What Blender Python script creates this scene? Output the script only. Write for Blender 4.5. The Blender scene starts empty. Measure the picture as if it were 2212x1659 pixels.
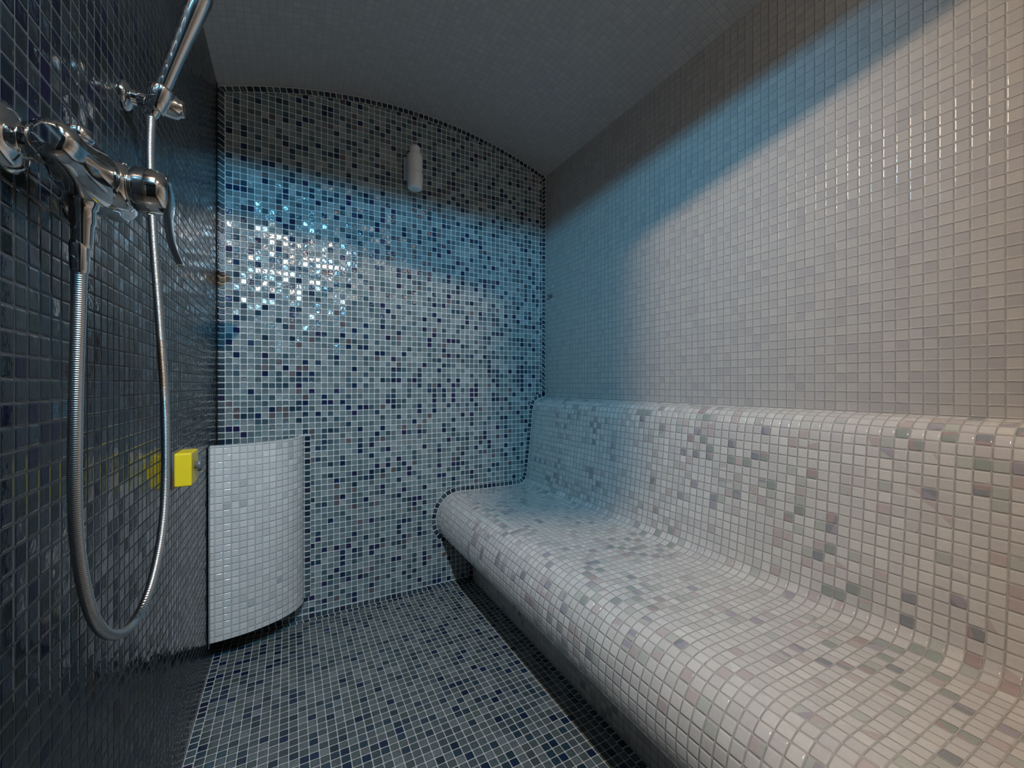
import bpy, bmesh, math
from mathutils import Vector, Matrix

scene = bpy.context.scene
try:
    scene.view_settings.view_transform = 'Standard'
    scene.view_settings.look = 'None'
except Exception:
    pass

# ------------------------------------------------------------ dimensions (m)
XL, XR = -0.257, 1.315
YF, YB = -0.75, 2.05
SPR, RISE = 2.245, 0.145
P = 0.0255                      # mosaic pitch
XC, HW = (XL + XR) / 2, (XR - XL) / 2
def ceil_z(x):
    return SPR + RISE * (1 - ((x - XC) / HW) ** 2)

# ------------------------------------------------------------ materials
def mosaic(name, palette, grout, rough=0.12, gap=0.05, pillow=0.0012, tilt=0.03,
           mottle=0.25, grout_rough=0.8, pitch=P, spec=0.5, coat=0.0, seed=0.0, cluster=None, wob=0.006, wave=0.0006):
    m = bpy.data.materials.new(name); m.use_nodes = True
    nt = m.node_tree; N = nt.nodes; L = nt.links
    for n in list(N): N.remove(n)
    out = N.new('ShaderNodeOutputMaterial'); bs = N.new('ShaderNodeBsdfPrincipled')
    L.new(bs.outputs[0], out.inputs[0])
    uv = N.new('ShaderNodeUVMap'); uv.uv_map = 'UVMap'
    def vm(op, a, b=None, sc=None):
        n = N.new('ShaderNodeVectorMath'); n.operation = op
        if hasattr(a, 'links'): L.new(a, n.inputs[0])
        else: n.inputs[0].default_value = a
        if b is not None:
            if hasattr(b, 'links'): L.new(b, n.inputs[1])
            else: n.inputs[1].default_value = b
        if sc is not None: n.inputs[3].default_value = sc
        return n
    def mt(op, a, b=None, c=None):
        n = N.new('ShaderNodeMath'); n.operation = op
        for i, v in enumerate((a, b, c)):
            if v is None: continue
            if hasattr(v, 'links'): L.new(v, n.inputs[i])
            else: n.inputs[i].default_value = v
        return n.outputs[0]
    s = vm('SCALE', uv.outputs[0], sc=1.0 / pitch).outputs[0]
    cell = vm('FLOOR', s).outputs[0]
    wn = N.new('ShaderNodeTexWhiteNoise'); wn.noise_dimensions = '4D'
    L.new(cell, wn.inputs['Vector']); wn.inputs['W'].default_value = seed
    wn2 = N.new('ShaderNodeTexWhiteNoise'); wn2.noise_dimensions = '4D'
    L.new(cell, wn2.inputs['Vector']); wn2.inputs['W'].default_value = seed + 7.3
    fr = vm('FRACTION', s).outputs[0]
    p = vm('SUBTRACT', fr, (0.5, 0.5, 0.0)).outputs[0]
    # small hand-laid offset of every tile
    off = vm('SUBTRACT', wn2.outputs['Color'], (0.5, 0.5, 0.5)).outputs[0]
    off = vm('MULTIPLY', off, (wob * 2, wob * 2, 0)).outputs[0]
    p = vm('ADD', p, off).outputs[0]
    h, r = 0.5 - gap, 0.11
    a = vm('ABSOLUTE', p).outputs[0]
    a = vm('SUBTRACT', a, (h - r, h - r, 0)).outputs[0]
    a = vm('MAXIMUM', a, (0, 0, 0)).outputs[0]
    a = vm('MULTIPLY', a, (1, 1, 0)).outputs[0]
    dist = vm('LENGTH', a).outputs['Value']
    mr = N.new('ShaderNodeMapRange'); mr.interpolation_type = 'SMOOTHSTEP'
    L.new(dist, mr.inputs['Value'])
    mr.inputs['From Min'].default_value = r - 0.02; mr.inputs['From Max'].default_value = r + 0.02
    gmask = mr.outputs[0]
    # per-tile colour
    val = wn.outputs['Value']
    if cluster:
        nz = N.new('ShaderNodeTexNoise'); nz.inputs['Scale'].default_value = cluster[0]
        nz.inputs['Detail'].default_value = 1.0
        L.new(uv.outputs[0], nz.inputs['Vector'])
        k = mt('MULTIPLY_ADD', nz.outputs['Fac'], cluster[1], cluster[2])
        val = mt('ADD', val, k)
        val = mt('MINIMUM', mt('MAXIMUM', val, 0.0), 0.999)
    cr = N.new('ShaderNodeValToRGB'); cr.color_ramp.interpolation = 'CONSTANT'
    L.new(val, cr.inputs[0])
    tot = sum(w for w, c in palette); acc = 0
    e = cr.color_ramp.elements
    for i, (w, c) in enumerate(palette):
        if i < 2:
            el = e[i]; el.position = acc / tot
        else:
            el = e.new(acc / tot)
        el.color = (*c, 1)
        acc += w
    # glass mottling inside the tile
    n2 = N.new('ShaderNodeTexNoise'); n2.inputs['Scale'].default_value = 130
    n2.inputs['Detail'].default_value = 2
    L.new(uv.outputs[0], n2.inputs['Vector'])
    f = mt('MULTIPLY_ADD', n2.outputs['Fac'], mottle * 2, 1 - mottle)
    f = mt('MULTIPLY', f, mt('MULTIPLY_ADD', wn2.outputs['Value'], mottle, 1 - mottle / 2))
    tc = vm('SCALE', cr.outputs[0]); L.new(f, tc.inputs[3])
    mx = N.new('ShaderNodeMix'); mx.data_type = 'RGBA'
    L.new(gmask, mx.inputs[0]); L.new(tc.outputs[0], mx.inputs[6]); mx.inputs[7].default_value = (*grout, 1)
    L.new(mx.outputs[2], bs.inputs['Base Color'])
    ro = mt('MULTIPLY_ADD', gmask, grout_rough - rough, rough)
    L.new(ro, bs.inputs['Roughness'])
    bs.inputs['Specular IOR Level'].default_value = spec
    if coat:
        bs.inputs['Coat Weight'].default_value = coat
        bs.inputs['Coat Roughness'].default_value = 0.05
    # relief : pillowed tiles, random tilt, recessed grout
    pil = mt('MULTIPLY', mt('POWER', mt('DIVIDE', dist, r), 2.0), -pillow)
    pil = mt('MAXIMUM', pil, -pillow * 1.3)
    rv = vm('SUBTRACT', wn.outputs['Color'], (0.5, 0.5, 0.5)).outputs[0]
    dt = vm('DOT_PRODUCT', rv, p).outputs['Value']
    inv = mt('SUBTRACT', 1.0, gmask)
    ht = mt('MULTIPLY', mt('MULTIPLY', dt, tilt * 2 * pitch), inv)
    n3 = N.new('ShaderNodeTexNoise'); n3.inputs['Scale'].default_value = 70
    L.new(uv.outputs[0], n3.inputs['Vector'])
    hh = mt('ADD', mt('ADD', pil, ht), mt('MULTIPLY', n3.outputs['Fac'], wave))
    bp = N.new('ShaderNodeBump'); bp.inputs['Strength'].default_value = 1.0
    bp.inputs['Distance'].default_value = 1.0
    L.new(hh, bp.inputs['Height']); L.new(bp.outputs[0], bs.inputs['Normal'])
    return m

def simple(name, col, rough=0.4, metal=0.0, noise=0.05, bump=None, spec=0.5):
    m = bpy.data.materials.new(name); m.use_nodes = True
    nt = m.node_tree; bs = nt.nodes['Principled BSDF']
    nz = nt.nodes.new('ShaderNodeTexNoise'); nz.inputs['Scale'].default_value = 40
    tc = nt.nodes.new('ShaderNodeTexCoord'); nt.links.new(tc.outputs['Object'], nz.inputs['Vector'])
    mx = nt.nodes.new('ShaderNodeMix'); mx.data_type = 'RGBA'
    mx.inputs[6].default_value = (*[c * (1 - noise) for c in col], 1)
    mx.inputs[7].default_value = (*[min(1, c * (1 + noise)) for c in col], 1)
    nt.links.new(nz.outputs['Fac'], mx.inputs[0]); nt.links.new(mx.outputs[2], bs.inputs['Base Color'])
    bs.inputs['Roughness'].default_value = rough; bs.inputs['Metallic'].default_value = metal
    bs.inputs['Specular IOR Level'].default_value = spec
    if bump:
        w = nt.nodes.new('ShaderNodeTexWave'); w.bands_direction = 'Z'; w.inputs['Scale'].default_value = bump
        nt.links.new(tc.outputs['Object'], w.inputs['Vector'])
        b = nt.nodes.new('ShaderNodeBump'); b.inputs['Distance'].default_value = 0.0003
        nt.links.new(w.outputs['Fac'], b.inputs['Height']); nt.links.new(b.outputs[0], bs.inputs['Normal'])
    return m

M_back = mosaic('mosaic_blue_grey', [
    (6, (0.008, 0.024, 0.070)), (3, (0.020, 0.020, 0.070)), (6, (0.018, 0.048, 0.080)),
    (10, (0.050, 0.095, 0.120)), (18, (0.12, 0.17, 0.19)), (24, (0.185, 0.235, 0.25)),
    (20, (0.24, 0.28, 0.285)), (14, (0.15, 0.22, 0.23)), (3, (0.12, 0.10, 0.11))],
    (0.72, 0.74, 0.73), rough=0.15, gap=0.058, mottle=0.45, tilt=0.09, pillow=0.0017, wave=0.0009)
M_left = mosaic('mosaic_blue_shaded', [
    (14, (0.003, 0.005, 0.016)), (10, (0.007, 0.013, 0.019)), (20, (0.012, 0.018, 0.022)),
    (20, (0.017, 0.024, 0.028)), (14, (0.013, 0.019, 0.019)), (6, (0.007, 0.007, 0.022))],
    (0.065, 0.067, 0.07), rough=0.12, gap=0.04, mottle=0.35, seed=3, tilt=0.05, spec=0.3, pillow=0.0008)  # back wall mosaic darkened, left wall's shade put into tile and grout colours
M_floor = mosaic('mosaic_floor', [
    (7, (0.010, 0.024, 0.060)), (8, (0.025, 0.050, 0.070)), (22, (0.070, 0.095, 0.105)),
    (28, (0.115, 0.140, 0.145)), (14, (0.090, 0.115, 0.11)), (12, (0.15, 0.175, 0.18))],
    (0.56, 0.555, 0.545), rough=0.2, gap=0.055, mottle=0.42, seed=5, tilt=0.03)
M_border = mosaic('mosaic_border', [
    (16, (0.010, 0.022, 0.045)), (20, (0.03, 0.06, 0.08)), (20, (0.07, 0.10, 0.11)), (8, (0.02, 0.02, 0.05))],
    (0.66, 0.66, 0.65), rough=0.25, gap=0.07, mottle=0.35, seed=6)
M_wall = mosaic('mosaic_white_wall', [
    (30, (0.50, 0.485, 0.475)), (30, (0.48, 0.47, 0.465)), (20, (0.52, 0.505, 0.485)), (10, (0.46, 0.445, 0.45))],
    (0.40, 0.385, 0.365), rough=0.16, gap=0.038, mottle=0.06, seed=8, tilt=0.03, pillow=0.0008, wave=0.0004)
M_bench = mosaic('mosaic_pearl', [
    (4, (0.36, 0.40, 0.37)), (4, (0.46, 0.37, 0.37)), (4, (0.31, 0.33, 0.35)), (4, (0.42, 0.39, 0.44)),
    (8, (0.52, 0.54, 0.50)), (8, (0.57, 0.50, 0.49)),
    (32, (0.66, 0.645, 0.62)), (32, (0.63, 0.61, 0.60)), (20, (0.69, 0.675, 0.645))],
    (0.47, 0.45, 0.42), rough=0.09, gap=0.042, mottle=0.09, seed=11, tilt=0.045, coat=0.7, cluster=(2.6, 1.1, -0.47), pillow=0.0012, wave=0.0004)
M_panel = mosaic('mosaic_pearl_plain', [
    (2, (0.50, 0.52, 0.52)), (5, (0.60, 0.60, 0.58)), (32, (0.70, 0.69, 0.67)), (32, (0.67, 0.66, 0.65)), (20, (0.73, 0.72, 0.70))],
    (0.52, 0.51, 0.49), rough=0.1, gap=0.042, mottle=0.08, seed=14, tilt=0.045, coat=0.5, pillow=0.0012, wave=0.0004)
M_ceil = mosaic('mosaic_ceiling', [
    (30, (0.60, 0.58, 0.56)), (30, (0.58, 0.56, 0.545)), (20, (0.62, 0.60, 0.575))],
    (0.53, 0.515, 0.50), rough=0.4, gap=0.045, mottle=0.05, seed=12, tilt=0.01, pillow=0.0004, wave=0.0002)
M_chrome = simple('chrome', (0.74, 0.75, 0.76), 0.07, 1.0, 0.01)
M_hose = simple('hose_steel', (0.60, 0.61, 0.62), 0.25, 1.0, 0.02, bump=120)
M_white = simple('white_plastic', (0.92, 0.92, 0.92), 0.35, noise=0.01)
M_yellow = simple('yellow_plastic', (0.88, 0.66, 0.02), 0.4)
M_grey = simple('grey_plastic', (0.12, 0.12, 0.13), 0.4)
M_black = simple('lamp_black', (0.02, 0.02, 0.02), 0.9, spec=0.1)
M_glass = simple('dark_glass', (0.02, 0.025, 0.03), 0.05)
M_inner = simple('enclosure_inside', (0.16, 0.12, 0.09), 0.8)

# ------------------------------------------------------------ mesh helpers
def link(o):
    scene.collection.objects.link(o); return o

def mesh_obj(name, verts, faces, mat, uvs=None, smooth=False, parent=None):
    me = bpy.data.meshes.new(name); me.from_pydata([tuple(v) for v in verts], [], faces)
    me.materials.append(mat)
    ul = me.uv_layers.new(name='UVMap')
    if uvs:
        for pl in me.polygons:
            for li in pl.loop_indices:
                ul.data[li].uv = uvs[me.loops[li].vertex_index]
    if smooth:
        for pl in me.polygons: pl.use_smooth = True
    me.update()
    o = link(bpy.data.objects.new(name, me))
    if parent: o.parent = parent
    return o

def empty(name):
    e = bpy.data.objects.new(name, None); e.empty_display_size = 0.05
    return link(e)

def sheet(name, path, y0, y1, ny, mat, parent=None, plane='xz', smooth=True):
    """extrude an XZ path along Y, UV = (y, arclength)"""
    vs, uv, fs = [], [], []
    s = 0; acc = [0]
    for a, b in zip(path, path[1:]):
        s += math.hypot(b[0] - a[0], b[1] - a[1]); acc.append(s)
    for i, (x, z) in enumerate(path):
        for j in range(ny + 1):
            y = y0 + (y1 - y0) * j / ny
            vs.append((x, y, z)); uv.append((y, acc[i]))
    for i in range(len(path) - 1):
        for j in range(ny):
            a = i * (ny + 1) + j
            fs.append((a, a + 1, a + ny + 2, a + ny + 1))
    return mesh_obj(name, vs, fs, mat, uv, smooth, parent)

def catmull(pts, n=8):
    out = []
    q = [pts[0]] + list(pts) + [pts[-1]]
    for i in range(1, len(q) - 2):
        p0, p1, p2, p3 = [Vector(v) for v in q[i - 1:i + 3]]
        for k in range(n):
            t = k / n
            out.append(tuple(0.5 * ((2 * p1) + (-p0 + p2) * t + (2 * p0 - 5 * p1 + 4 * p2 - p3) * t * t + (-p0 + 3 * p1 - 3 * p2 + p3) * t ** 3)))
    out.append(tuple(pts[-1]))
    return out

def strip(name, path, width, to3d, mat, parent=None):
    """one-tile border band along a 2D path, laid to the right of travel"""
    vs, uv, fs = [], [], []
    s = 0; n = len(path)
    for i, p in enumerate(path):
        p = Vector(p)
        a = Vector(path[max(i - 1, 0)]); b = Vector(path[min(i + 1, n - 1)])
        d1 = (p - a).normalized() if i > 0 else (b - p).normalized()
        d2 = (b - p).normalized() if i < n - 1 else d1
        n1 = Vector((d1.y, -d1.x)); n2 = Vector((d2.y, -d2.x))
        nn = (n1 + n2); nn = nn.normalized() if nn.length > 1e-6 else n1
        k = 1 / max(0.6, nn.dot(n1))
        if i > 0: s += (p - Vector(path[i - 1])).length
        q = p + nn * width * k
        vs += [to3d(p.x, p.y), to3d(q.x, q.y)]
        uv += [(s, 0), (s, P)]
        if i: fs.append((2 * i - 2, 2 * i - 1, 2 * i + 1, 2 * i))
    return mesh_obj(name, vs, fs, mat, uv, False, parent)

def lathe(name, p0, axis, prof, mat, parent=None, seg=40, smooth=True):
    axis = Vector(axis).normalized(); p0 = Vector(p0)
    rot = axis.to_track_quat('Z', 'Y')
    vs, fs = [], []
    for t, r in prof:
        for k in range(seg):
            a = 2 * math.pi * k / seg
            vs.append(p0 + rot @ Vector((r * math.cos(a), r * math.sin(a), t)))
    for i in range(len(prof) - 1):
        for k in range(seg):
            k2 = (k + 1) % seg
            fs.append((i * seg + k, i * seg + k2, (i + 1) * seg + k2, (i + 1) * seg + k))
    fs.append(tuple(reversed(range(seg))))
    fs.append(tuple(range((len(prof) - 1) * seg, len(prof) * seg)))
    o = mesh_obj(name, vs, fs, mat, None, False, parent)
    if smooth:
        for pl in o.data.polygons: pl.use_smooth = len(pl.vertices) == 4
        b = o.modifiers.new('b', 'BEVEL'); b.width = 0.0012; b.segments = 2; b.limit_method = 'ANGLE'
        b.angle_limit = math.radians(50)
    return o

def box(name, c, size, mat, parent=None, bev=0.003, rot=None):
    bm = bmesh.new(); bmesh.ops.create_cube(bm, size=1)
    for v in bm.verts: v.co = Vector((v.co.x * size[0], v.co.y * size[1], v.co.z * size[2]))
    if rot: bmesh.ops.rotate(bm, verts=bm.verts, matrix=rot)
    for v in bm.verts: v.co += Vector(c)
    me = bpy.data.meshes.new(name); bm.to_mesh(me); bm.free(); me.materials.append(mat)
    o = link(bpy.data.objects.new(name, me))
    if parent: o.parent = parent
    if bev:
        b = o.modifiers.new('b', 'BEVEL'); b.width = bev; b.segments = 3
    return o

def tube(name, pts, r, mat, parent=None, radii=None):
    cu = bpy.data.curves.new(name, 'CURVE'); cu.dimensions = '3D'
    cu.bevel_depth = r; cu.bevel_resolution = 6; cu.use_fill_caps = True
    sp = cu.splines.new('POLY'); sp.points.add(len(pts) - 1)
    for i, p in enumerate(pts):
        sp.points[i].co = (*p, 1)
        if radii: sp.points[i].radius = radii[i]
    sp.use_smooth = True
    cu.materials.append(mat)
    o = link(bpy.data.objects.new(name, cu))
    if parent: o.parent = parent
    return o

# ------------------------------------------------------------ room shell
arc = [(XL + (XR - XL) * i / 48, ceil_z(XL + (XR - XL) * i / 48)) for i in range(49)]
def end_wall(name, y, mat):
    pts = [(XL, 0)] + arc + [(XR, 0)]
    vs = [(x, y, z) for x, z in pts]
    return mesh_obj(name, vs, [tuple(range(len(vs)))], mat, [(x - XL, z) for x, z in pts])
end_wall('wall_back', YB, M_back)
end_wall('wall_front', YF, M_wall)
def quad(name, vs, uv, mat): return mesh_obj(name, vs, [(0, 1, 2, 3)], mat, uv)
quad('wall_left', [(XL, YF, 0), (XL, YB, 0), (XL, YB, SPR), (XL, YF, SPR)],
     [(YF, 0), (YB, 0), (YB, SPR), (YF, SPR)], M_left)
quad('wall_right', [(XR, YF, 0), (XR, YB, 0), (XR, YB, SPR), (XR, YF, SPR)],
     [(YF, 0), (YB, 0), (YB, SPR), (YF, SPR)], M_wall)
quad('floor', [(XL, YF, 0), (XR, YF, 0), (XR, YB, 0), (XL, YB, 0)],
     [(0, YF), (XR - XL, YF), (XR - XL, YB), (0, YB)], M_floor)
sheet('ceiling', arc, YF, YB, 4, M_ceil)
# glass entrance door behind the photographer
d = empty('door_1')
box('door_leaf', (0.21, YF + 0.012, 1.0), (0.66, 0.012, 1.98), M_glass, d, 0.002)
for nm, c, s in (('frame_left', (-0.14, YF + 0.015, 1.0), (0.04, 0.03, 2.0)),
                 ('frame_right', (0.56, YF + 0.015, 1.0), (0.04, 0.03, 2.0)),
                 ('frame_top', (0.21, YF + 0.015, 2.02), (0.74, 0.03, 0.04)),
                 ('handle', (0.48, YF + 0.05, 1.05), (0.02, 0.02, 0.35))):
    box(nm, c, s, M_chrome, d)

# ------------------------------------------------------------ bench
prof = [(1.313, 0.968), (1.290, 0.963), (1.258, 0.951), (1.238, 0.928), (1.228, 0.890), (1.219, 0.80), (1.209, 0.70),
        (1.197, 0.60), (1.188, 0.530), (1.176, 0.500), (1.150, 0.483), (1.10, 0.478), (0.96, 0.478),
        (0.86, 0.479), (0.785, 0.481), (0.735, 0.472), (0.697, 0.447), (0.668, 0.403), (0.657, 0.348),
        (0.666, 0.300), (0.690, 0.265), (0.730, 0.243), (0.780, 0.230), (0.825, 0.210), (0.850, 0.170), (0.858, 0.10), (0.860, 0.0)]
prof = catmull(prof, 6)
sheet('tiled_bench', prof, YF + 0.001, YB - 0.001, 2, M_bench)

# border band round the back wall
path = [(XL + 0.001, 0.001), (XL + 0.001, 1.0)] + arc[0:] + [(XR - 0.001, 1.6)] + prof + [(0.4, 0.001), (XL + 0.02, 0.001)]
strip('trim_1', path, P, lambda a, b: (a, YB - 0.003, b), M_border)
# floor border bands
strip('trim_2', [(XL + 0.001, YF), (XL + 0.001, YB - 0.003), ], P, lambda a, b: (a, b, 0.002), M_border)
strip('trim_3', [(XL + 0.03, YB - 0.004), (0.858, YB - 0.004)], P, lambda a, b: (a, b, 0.0022), M_border)
strip('trim_4', [(0.859, YB - 0.03), (0.859, YF)], P, lambda a, b: (a, b, 0.0024), M_border)
# left wall corner band
strip('trim_5', [(YB - 0.004, SPR), (YB - 0.004, 0.0)], P, lambda a, b: (XL + 0.003, a, b), M_left)

# ------------------------------------------------------------ curved corner enclosure
enc = empty('steam_outlet_enclosure')
Z0, Z1 = 0.10, 0.815
def ell(a, b, t): return (XL + 0.002 + a * math.sin(t), YB - 0.005 - b * math.cos(t))
n = 40
outer = [ell(0.312, 0.200, math.pi / 2 * i / n) for i in range(n + 1)]
inner = [ell(0.290, 0.178, math.pi / 2 * i / n) for i in range(n + 1)]
acc = [0]
for a, b in zip(outer, outer[1:]): acc.append(acc[-1] + math.hypot(b[0] - a[0], b[1] - a[1]))
vs, uv, fs = [], [], []
for i, (x, y) in enumerate(outer):
    vs += [(x, y, Z0), (x, y, Z1)]; uv += [(acc[i] + 2.0, 0.9), (acc[i] + 2.0, 0.9 + Z1 - Z0)]
    if i: fs.append((2 * i - 2, 2 * i, 2 * i + 1, 2 * i - 1))
mesh_obj('curved_front', vs, fs, M_panel, uv, True, enc)
vs, uv, fs = [], [], []
for i in range(n + 1):
    (x, y), (x2, y2) = outer[i], inner[i]
    vs += [(x, y, Z1), (x2, y2, Z1)]; uv += [(acc[i], 0.002), (acc[i], 0.0235)]
    if i: fs.append((2 * i - 2, 2 * i, 2 * i + 1, 2 * i - 1))
mesh_obj('top_rim', vs, fs, M_panel, uv, False, enc)
vs, fs = [], []
for i, (x, y) in enumerate(inner):
    vs += [(x, y, Z0), (x, y, Z1)]
    if i: fs.append((2 * i - 2, 2 * i, 2 * i + 1, 2 * i - 1))
mesh_obj('inside_face', vs, fs, M_inner, None, True, enc)
vs = [(x, y, Z0) for x, y in outer] + [(XL + 0.002, YB - 0.005, Z0)]
mesh_obj('bottom', vs, [tuple(range(len(vs)))], M_inner, None, False, enc)
# dark bands where it meets the walls
yb_ = YB - 0.205
quad_l = strip('side_band', [(yb_, Z1), (yb_, Z0)], 0.040, lambda a, b: (XL + 0.004, a, b), M_border, enc)
xb_ = XL + 0.314
strip('wall_band', [(xb_, Z0), (xb_, Z1)], P, lambda a, b: (a, YB - 0.006, b), M_border, enc)

# ------------------------------------------------------------ shower mixer
H = 1.04
mx = empty('shower_mixer')
zc = H + 0.25
for i, y in enumerate((0.615, 0.765)):
    lathe('wall_flange_%d' % (i + 1), (XL, y, zc), (1, 0, 0), [(0, 0.034), (0.006, 0.034), (0.013, 0.026), (0.016, 0.017), (0.028, 0.016)], M_chrome, mx)
    lathe('union_nut_%d' % (i + 1), (XL + 0.018, y, zc), (1, 0, 0), [(0, 0.019), (0.016, 0.019), (0.018, 0.015), (0.03, 0.015)], M_chrome, mx, seg=6, smooth=False)
lathe('mixer_body', (-0.213, 0.585, zc), (0, 1, 0), [(0, 0.010), (0.004, 0.018), (0.012, 0.021), (0.03, 0.0215), (0.05, 0.024),
      (0.075, 0.031), (0.105, 0.033), (0.13, 0.031), (0.155, 0.024), (0.18, 0.0215), (0.198, 0.021), (0.206, 0.018), (0.21, 0.010)], M_chrome, mx)
lathe('cartridge_collar', (-0.212, 0.70, zc), (1, 0.0, 0), [(0, 0.030), (0.030, 0.029), (0.034, 0.024), (0.037, 0.024), (0.038, 0.028), (0.043, 0.0285), (0.062, 0.0275), (0.070, 0.024), (0.073, 0.016)], M_chrome, mx)
# flat lever blade hanging from the cap
lv = [(-0.158, 0.70, zc + 0.024), (-0.146, 0.70, zc + 0.020), (-0.140, 0.70, zc - 0.005), (-0.141, 0.70, zc - 0.035), (-0.137, 0.70, zc - 0.065), (-0.128, 0.70, zc - 0.092)]
wv = [0.013, 0.014, 0.012, 0.009, 0.0085, 0.008]
lv = catmull(lv, 6); ws = catmull([(w, 0) for w in wv], 6)
vs, fs = [], []
for i, (p, w) in enumerate(zip(lv, ws)):
    t = 0.0035
    for sx, sy in ((-1, -1), (1, -1), (1, 1), (-1, 1)):
        vs.append((p[0] + sx * t, p[1] + sy * w[0], p[2]))
    if i:
        for k in range(4):
            fs.append((4 * i - 4 + k, 4 * i - 4 + (k + 1) % 4, 4 * i + (k + 1) % 4, 4 * i + k))
fs += [(3, 2, 1, 0), tuple(range(len(vs) - 4, len(vs)))]
o = mesh_obj('lever', vs, fs, M_chrome, None, True, mx)
b = o.modifiers.new('b', 'BEVEL'); b.width = 0.002; b.segments = 3
lathe('hose_outlet', (-0.220, 0.686, zc - 0.026), (0, 0, -1), [(0, 0.016), (0.012, 0.014), (0.014, 0.012), (0.03, 0.012), (0.034, 0.0105), (0.055, 0.0095), (0.062, 0.008)], M_chrome, mx)
lathe('diverter_knob', (-0.213, 0.655, zc + 0.015), (0, 0, 1), [(0, 0.010), (0.014, 0.009), (0.016, 0.013), (0.026, 0.012), (0.029, 0.006)], M_chrome, mx)

# ------------------------------------------------------------ hand shower, bracket and hose
hs = empty('hand_shower')
lathe('bracket_flange', (XL, 0.962, H + 0.505), (1, 0, 0), [(0, 0.024), (0.005, 0.024), (0.010, 0.019), (0.012, 0.013), (0.03, 0.013)], M_chrome, hs)
lathe('bracket_arm', (XL + 0.020, 0.962, H + 0.505), (1, 0, 0), [(0, 0.015), (0.018, 0.016), (0.020, 0.019), (0.056, 0.019), (0.060, 0.015), (0.066, 0.014)], M_chrome, hs)
A = Vector((-0.213, 0.945, H + 0.478)); B = Vector((-0.133, 0.905, H + 0.70))
ax = (B - A).normalized()
lathe('holder_cone', A + ax * 0.004, ax, [(0, 0.014), (0.004, 0.016), (0.040, 0.019), (0.044, 0.017)], M_chrome, hs)
lathe('handle', A - ax * 0.008, ax, [(0, 0.008), (0.006, 0.010), (0.05, 0.0115), (0.10, 0.0125), (0.15, 0.0145), (0.19, 0.017), (0.225, 0.019), (0.25, 0.017)], M_chrome, hs)
hd = Vector((0.62, -0.15, -0.75)).normalized()
C = B + ax * 0.028 + Vector((0.006, -0.005, 0.01))
lathe('spray_head', C - hd * 0.015, hd, [(0, 0.012), (0.004, 0.022), (0.012, 0.034), (0.022, 0.038), (0.030, 0.038), (0.032, 0.034), (0.0325, 0.018)], M_chrome, hs)
hz = [(-0.222, 0.686, .185), (-0.2225, 0.685, .10), (-0.224, 0.680, -.038), (-0.225, 0.685, -.177), (-0.2204, 0.71, -.284), (-0.218, 0.77, -.347),
      (-0.211, 0.84, -.367), (-0.202, 0.90, -.326), (-0.1975, 0.95, -.2235), (-0.1994, 0.965, -.059), (-0.207, 0.965, .109),
      (-0.2157, 0.96, .281), (-0.2178, 0.952, .40), (-0.2145, 0.945, .476)]
tube('shower_hose', [(x, y, z + H) for x, y, z in catmull(hz, 12)], 0.0068, M_hose, hs)
lathe('hose_cone', (-0.2222, 0.6855, H + 0.172), (0, 0, -1), [(0, 0.0085), (0.006, 0.0095), (0.035, 0.0085), (0.04, 0.0075)], M_chrome, hs)

# ------------------------------------------------------------ yellow box
yb = empty('yellow_sensor_box')
box('housing', (XL + 0.022, 1.345, 0.825), (0.036, 0.085, 0.084), M_yellow, yb, 0.004)
box('base_plate', (XL + 0.003, 1.345, 0.825), (0.005, 0.095, 0.094), M_grey, yb, 0.001)
lathe('knob', (XL + 0.040, 1.345, 0.829), (1, 0, 0), [(0, 0.009), (0.006, 0.009), (0.007, 0.017), (0.014, 0.016), (0.016, 0.010)], M_grey, yb)

# ------------------------------------------------------------ scent dispenser
sd = empty('scent_dispenser')
sx, sy = 0.532, YB - 0.062
lathe('bottle', (sx, sy, 1.975), (0, 0, 1), [(0, 0.020), (0.002, 0.031), (0.008, 0.035), (0.075, 0.038), (0.078, 0.034), (0.10, 0.036), (0.150, 0.037),
      (0.165, 0.034), (0.172, 0.026), (0.178, 0.0245), (0.200, 0.0245), (0.207, 0.020), (0.209, 0.010)], M_white, sd)
box('wall_plate', (sx - 0.012, YB - 0.010, 2.09), (0.060, 0.016, 0.11), M_white, sd, 0.006)
box('clip', (sx - 0.006, YB - 0.028, 2.10), (0.030, 0.036, 0.05), M_white, sd, 0.004)

# small hook on the right wall
hk = empty('wall_hook')
lathe('stud', (XR, 1.985, 1.54), (-1, 0, 0), [(0, 0.011), (0.003, 0.011), (0.004, 0.005), (0.018, 0.005), (0.019, 0.008), (0.023, 0.008)], M_grey, hk, seg=20)

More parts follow.
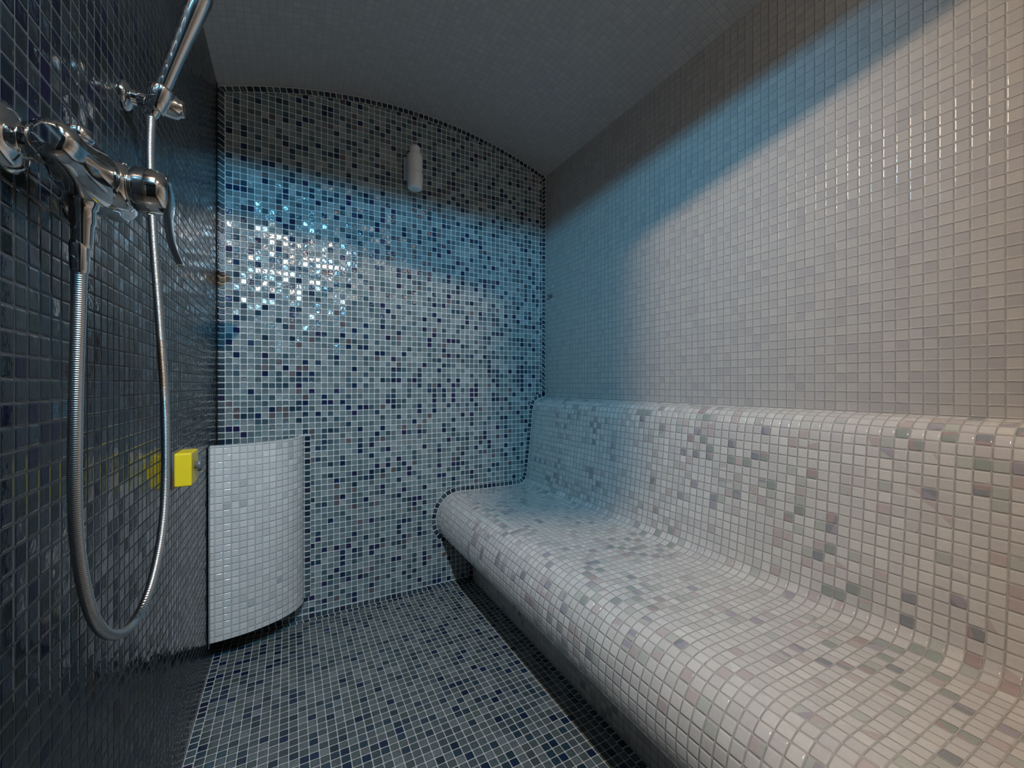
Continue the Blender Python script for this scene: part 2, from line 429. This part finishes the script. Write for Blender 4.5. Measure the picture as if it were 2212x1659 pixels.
# ------------------------------------------------------------ lamps (above / behind the camera)
def skirt(name, foot, z0, z1, parent, closed_top=True):
    vs, fs = [], []
    n = len(foot)
    for x, y in foot: vs += [(x, y, z0), (x, y, z1)]
    for i in range(n):
        j = (i + 1) % n
        fs.append((2 * i, 2 * j, 2 * j + 1, 2 * i + 1))
    fs.append(tuple(2 * i + 1 for i in range(n)))
    o = mesh_obj(name, vs, fs, M_black, None, False, parent)
    s = o.modifiers.new('s', 'SOLIDIFY'); s.thickness = 0.002
    return o
def spot(name, loc, col, w, r, parent, az, el, size, blend=1.0):
    ld = bpy.data.lights.new(name, 'SPOT'); ld.color = col; ld.energy = w; ld.shadow_soft_size = r
    ld.spot_size = math.radians(size); ld.spot_blend = blend
    o = link(bpy.data.objects.new(name, ld)); o.location = loc; o.parent = parent
    a, e = math.radians(az), math.radians(el)
    v = Vector((math.sin(a) * math.cos(e), math.cos(a) * math.cos(e), math.sin(e)))
    o.rotation_euler = v.to_track_quat('-Z', 'Y').to_euler()
    return o
wl = empty('warm_ceiling_lamp')
skirt('shade', [(XL + 0.003, 0.361), (0.291, -0.021), (0.291, -0.13), (XL + 0.003, -0.13)], 2.155, 2.235, wl)
mesh_obj('shadow_blocker', [(0.026, 0.054, 2.142), (0.0424, 0.0424, 2.142), (0.0424, 0.0424, 2.195), (0.026, 0.054, 2.195)], [(0, 1, 2, 3)], M_black, None, False, wl)  # added unseen blocker, throws the soft blue shadow on wall and bench
spot('warm_bulb', (0, 0, 2.2), (1.0, 0.71, 0.48), 80, 0.004, wl, 18, -42, 150)
bl = empty('blue_wall_lamp')
skirt('shade', [(XL + 0.003, -0.04), (0.34, -0.255), (0.34, -0.45), (XL + 0.003, -0.45)], 2.106, 2.15, bl)
spot('blue_bulb', (0.06, -0.3, 2.117), (0.15, 0.57, 0.92), 125, 0.004, bl, 2, -18, 132)
# weak unseen fill lamp, added to lift the ambient light
cl = empty('fill_lamp')
lathe('base', (0.75, -0.35, ceil_z(0.75) - 0.002), (0, 0, -1), [(0, 0.07), (0.012, 0.07), (0.02, 0.055), (0.024, 0.03)], M_white, cl)
ld = bpy.data.lights.new('fill_bulb', 'POINT'); ld.color = (1.0, 0.84, 0.68); ld.energy = 7; ld.shadow_soft_size = 0.045
o = link(bpy.data.objects.new('fill_bulb', ld)); o.location = (0.75, -0.35, ceil_z(0.75) - 0.085); o.parent = cl

w = bpy.data.worlds.new('world'); scene.world = w; w.use_nodes = True
w.node_tree.nodes['Background'].inputs[0].default_value = (0.05, 0.05, 0.05, 1)

# ------------------------------------------------------------ camera
cd = bpy.data.cameras.new('camera'); cam = link(bpy.data.objects.new('camera', cd))
cd.sensor_width = 36; cd.lens = 900 / 2212 * 36; cd.clip_start = 0.01
cam.location = (0, 0, H)
cam.rotation_euler = (math.radians(90), 0, -math.radians(28.1))
scene.camera = cam
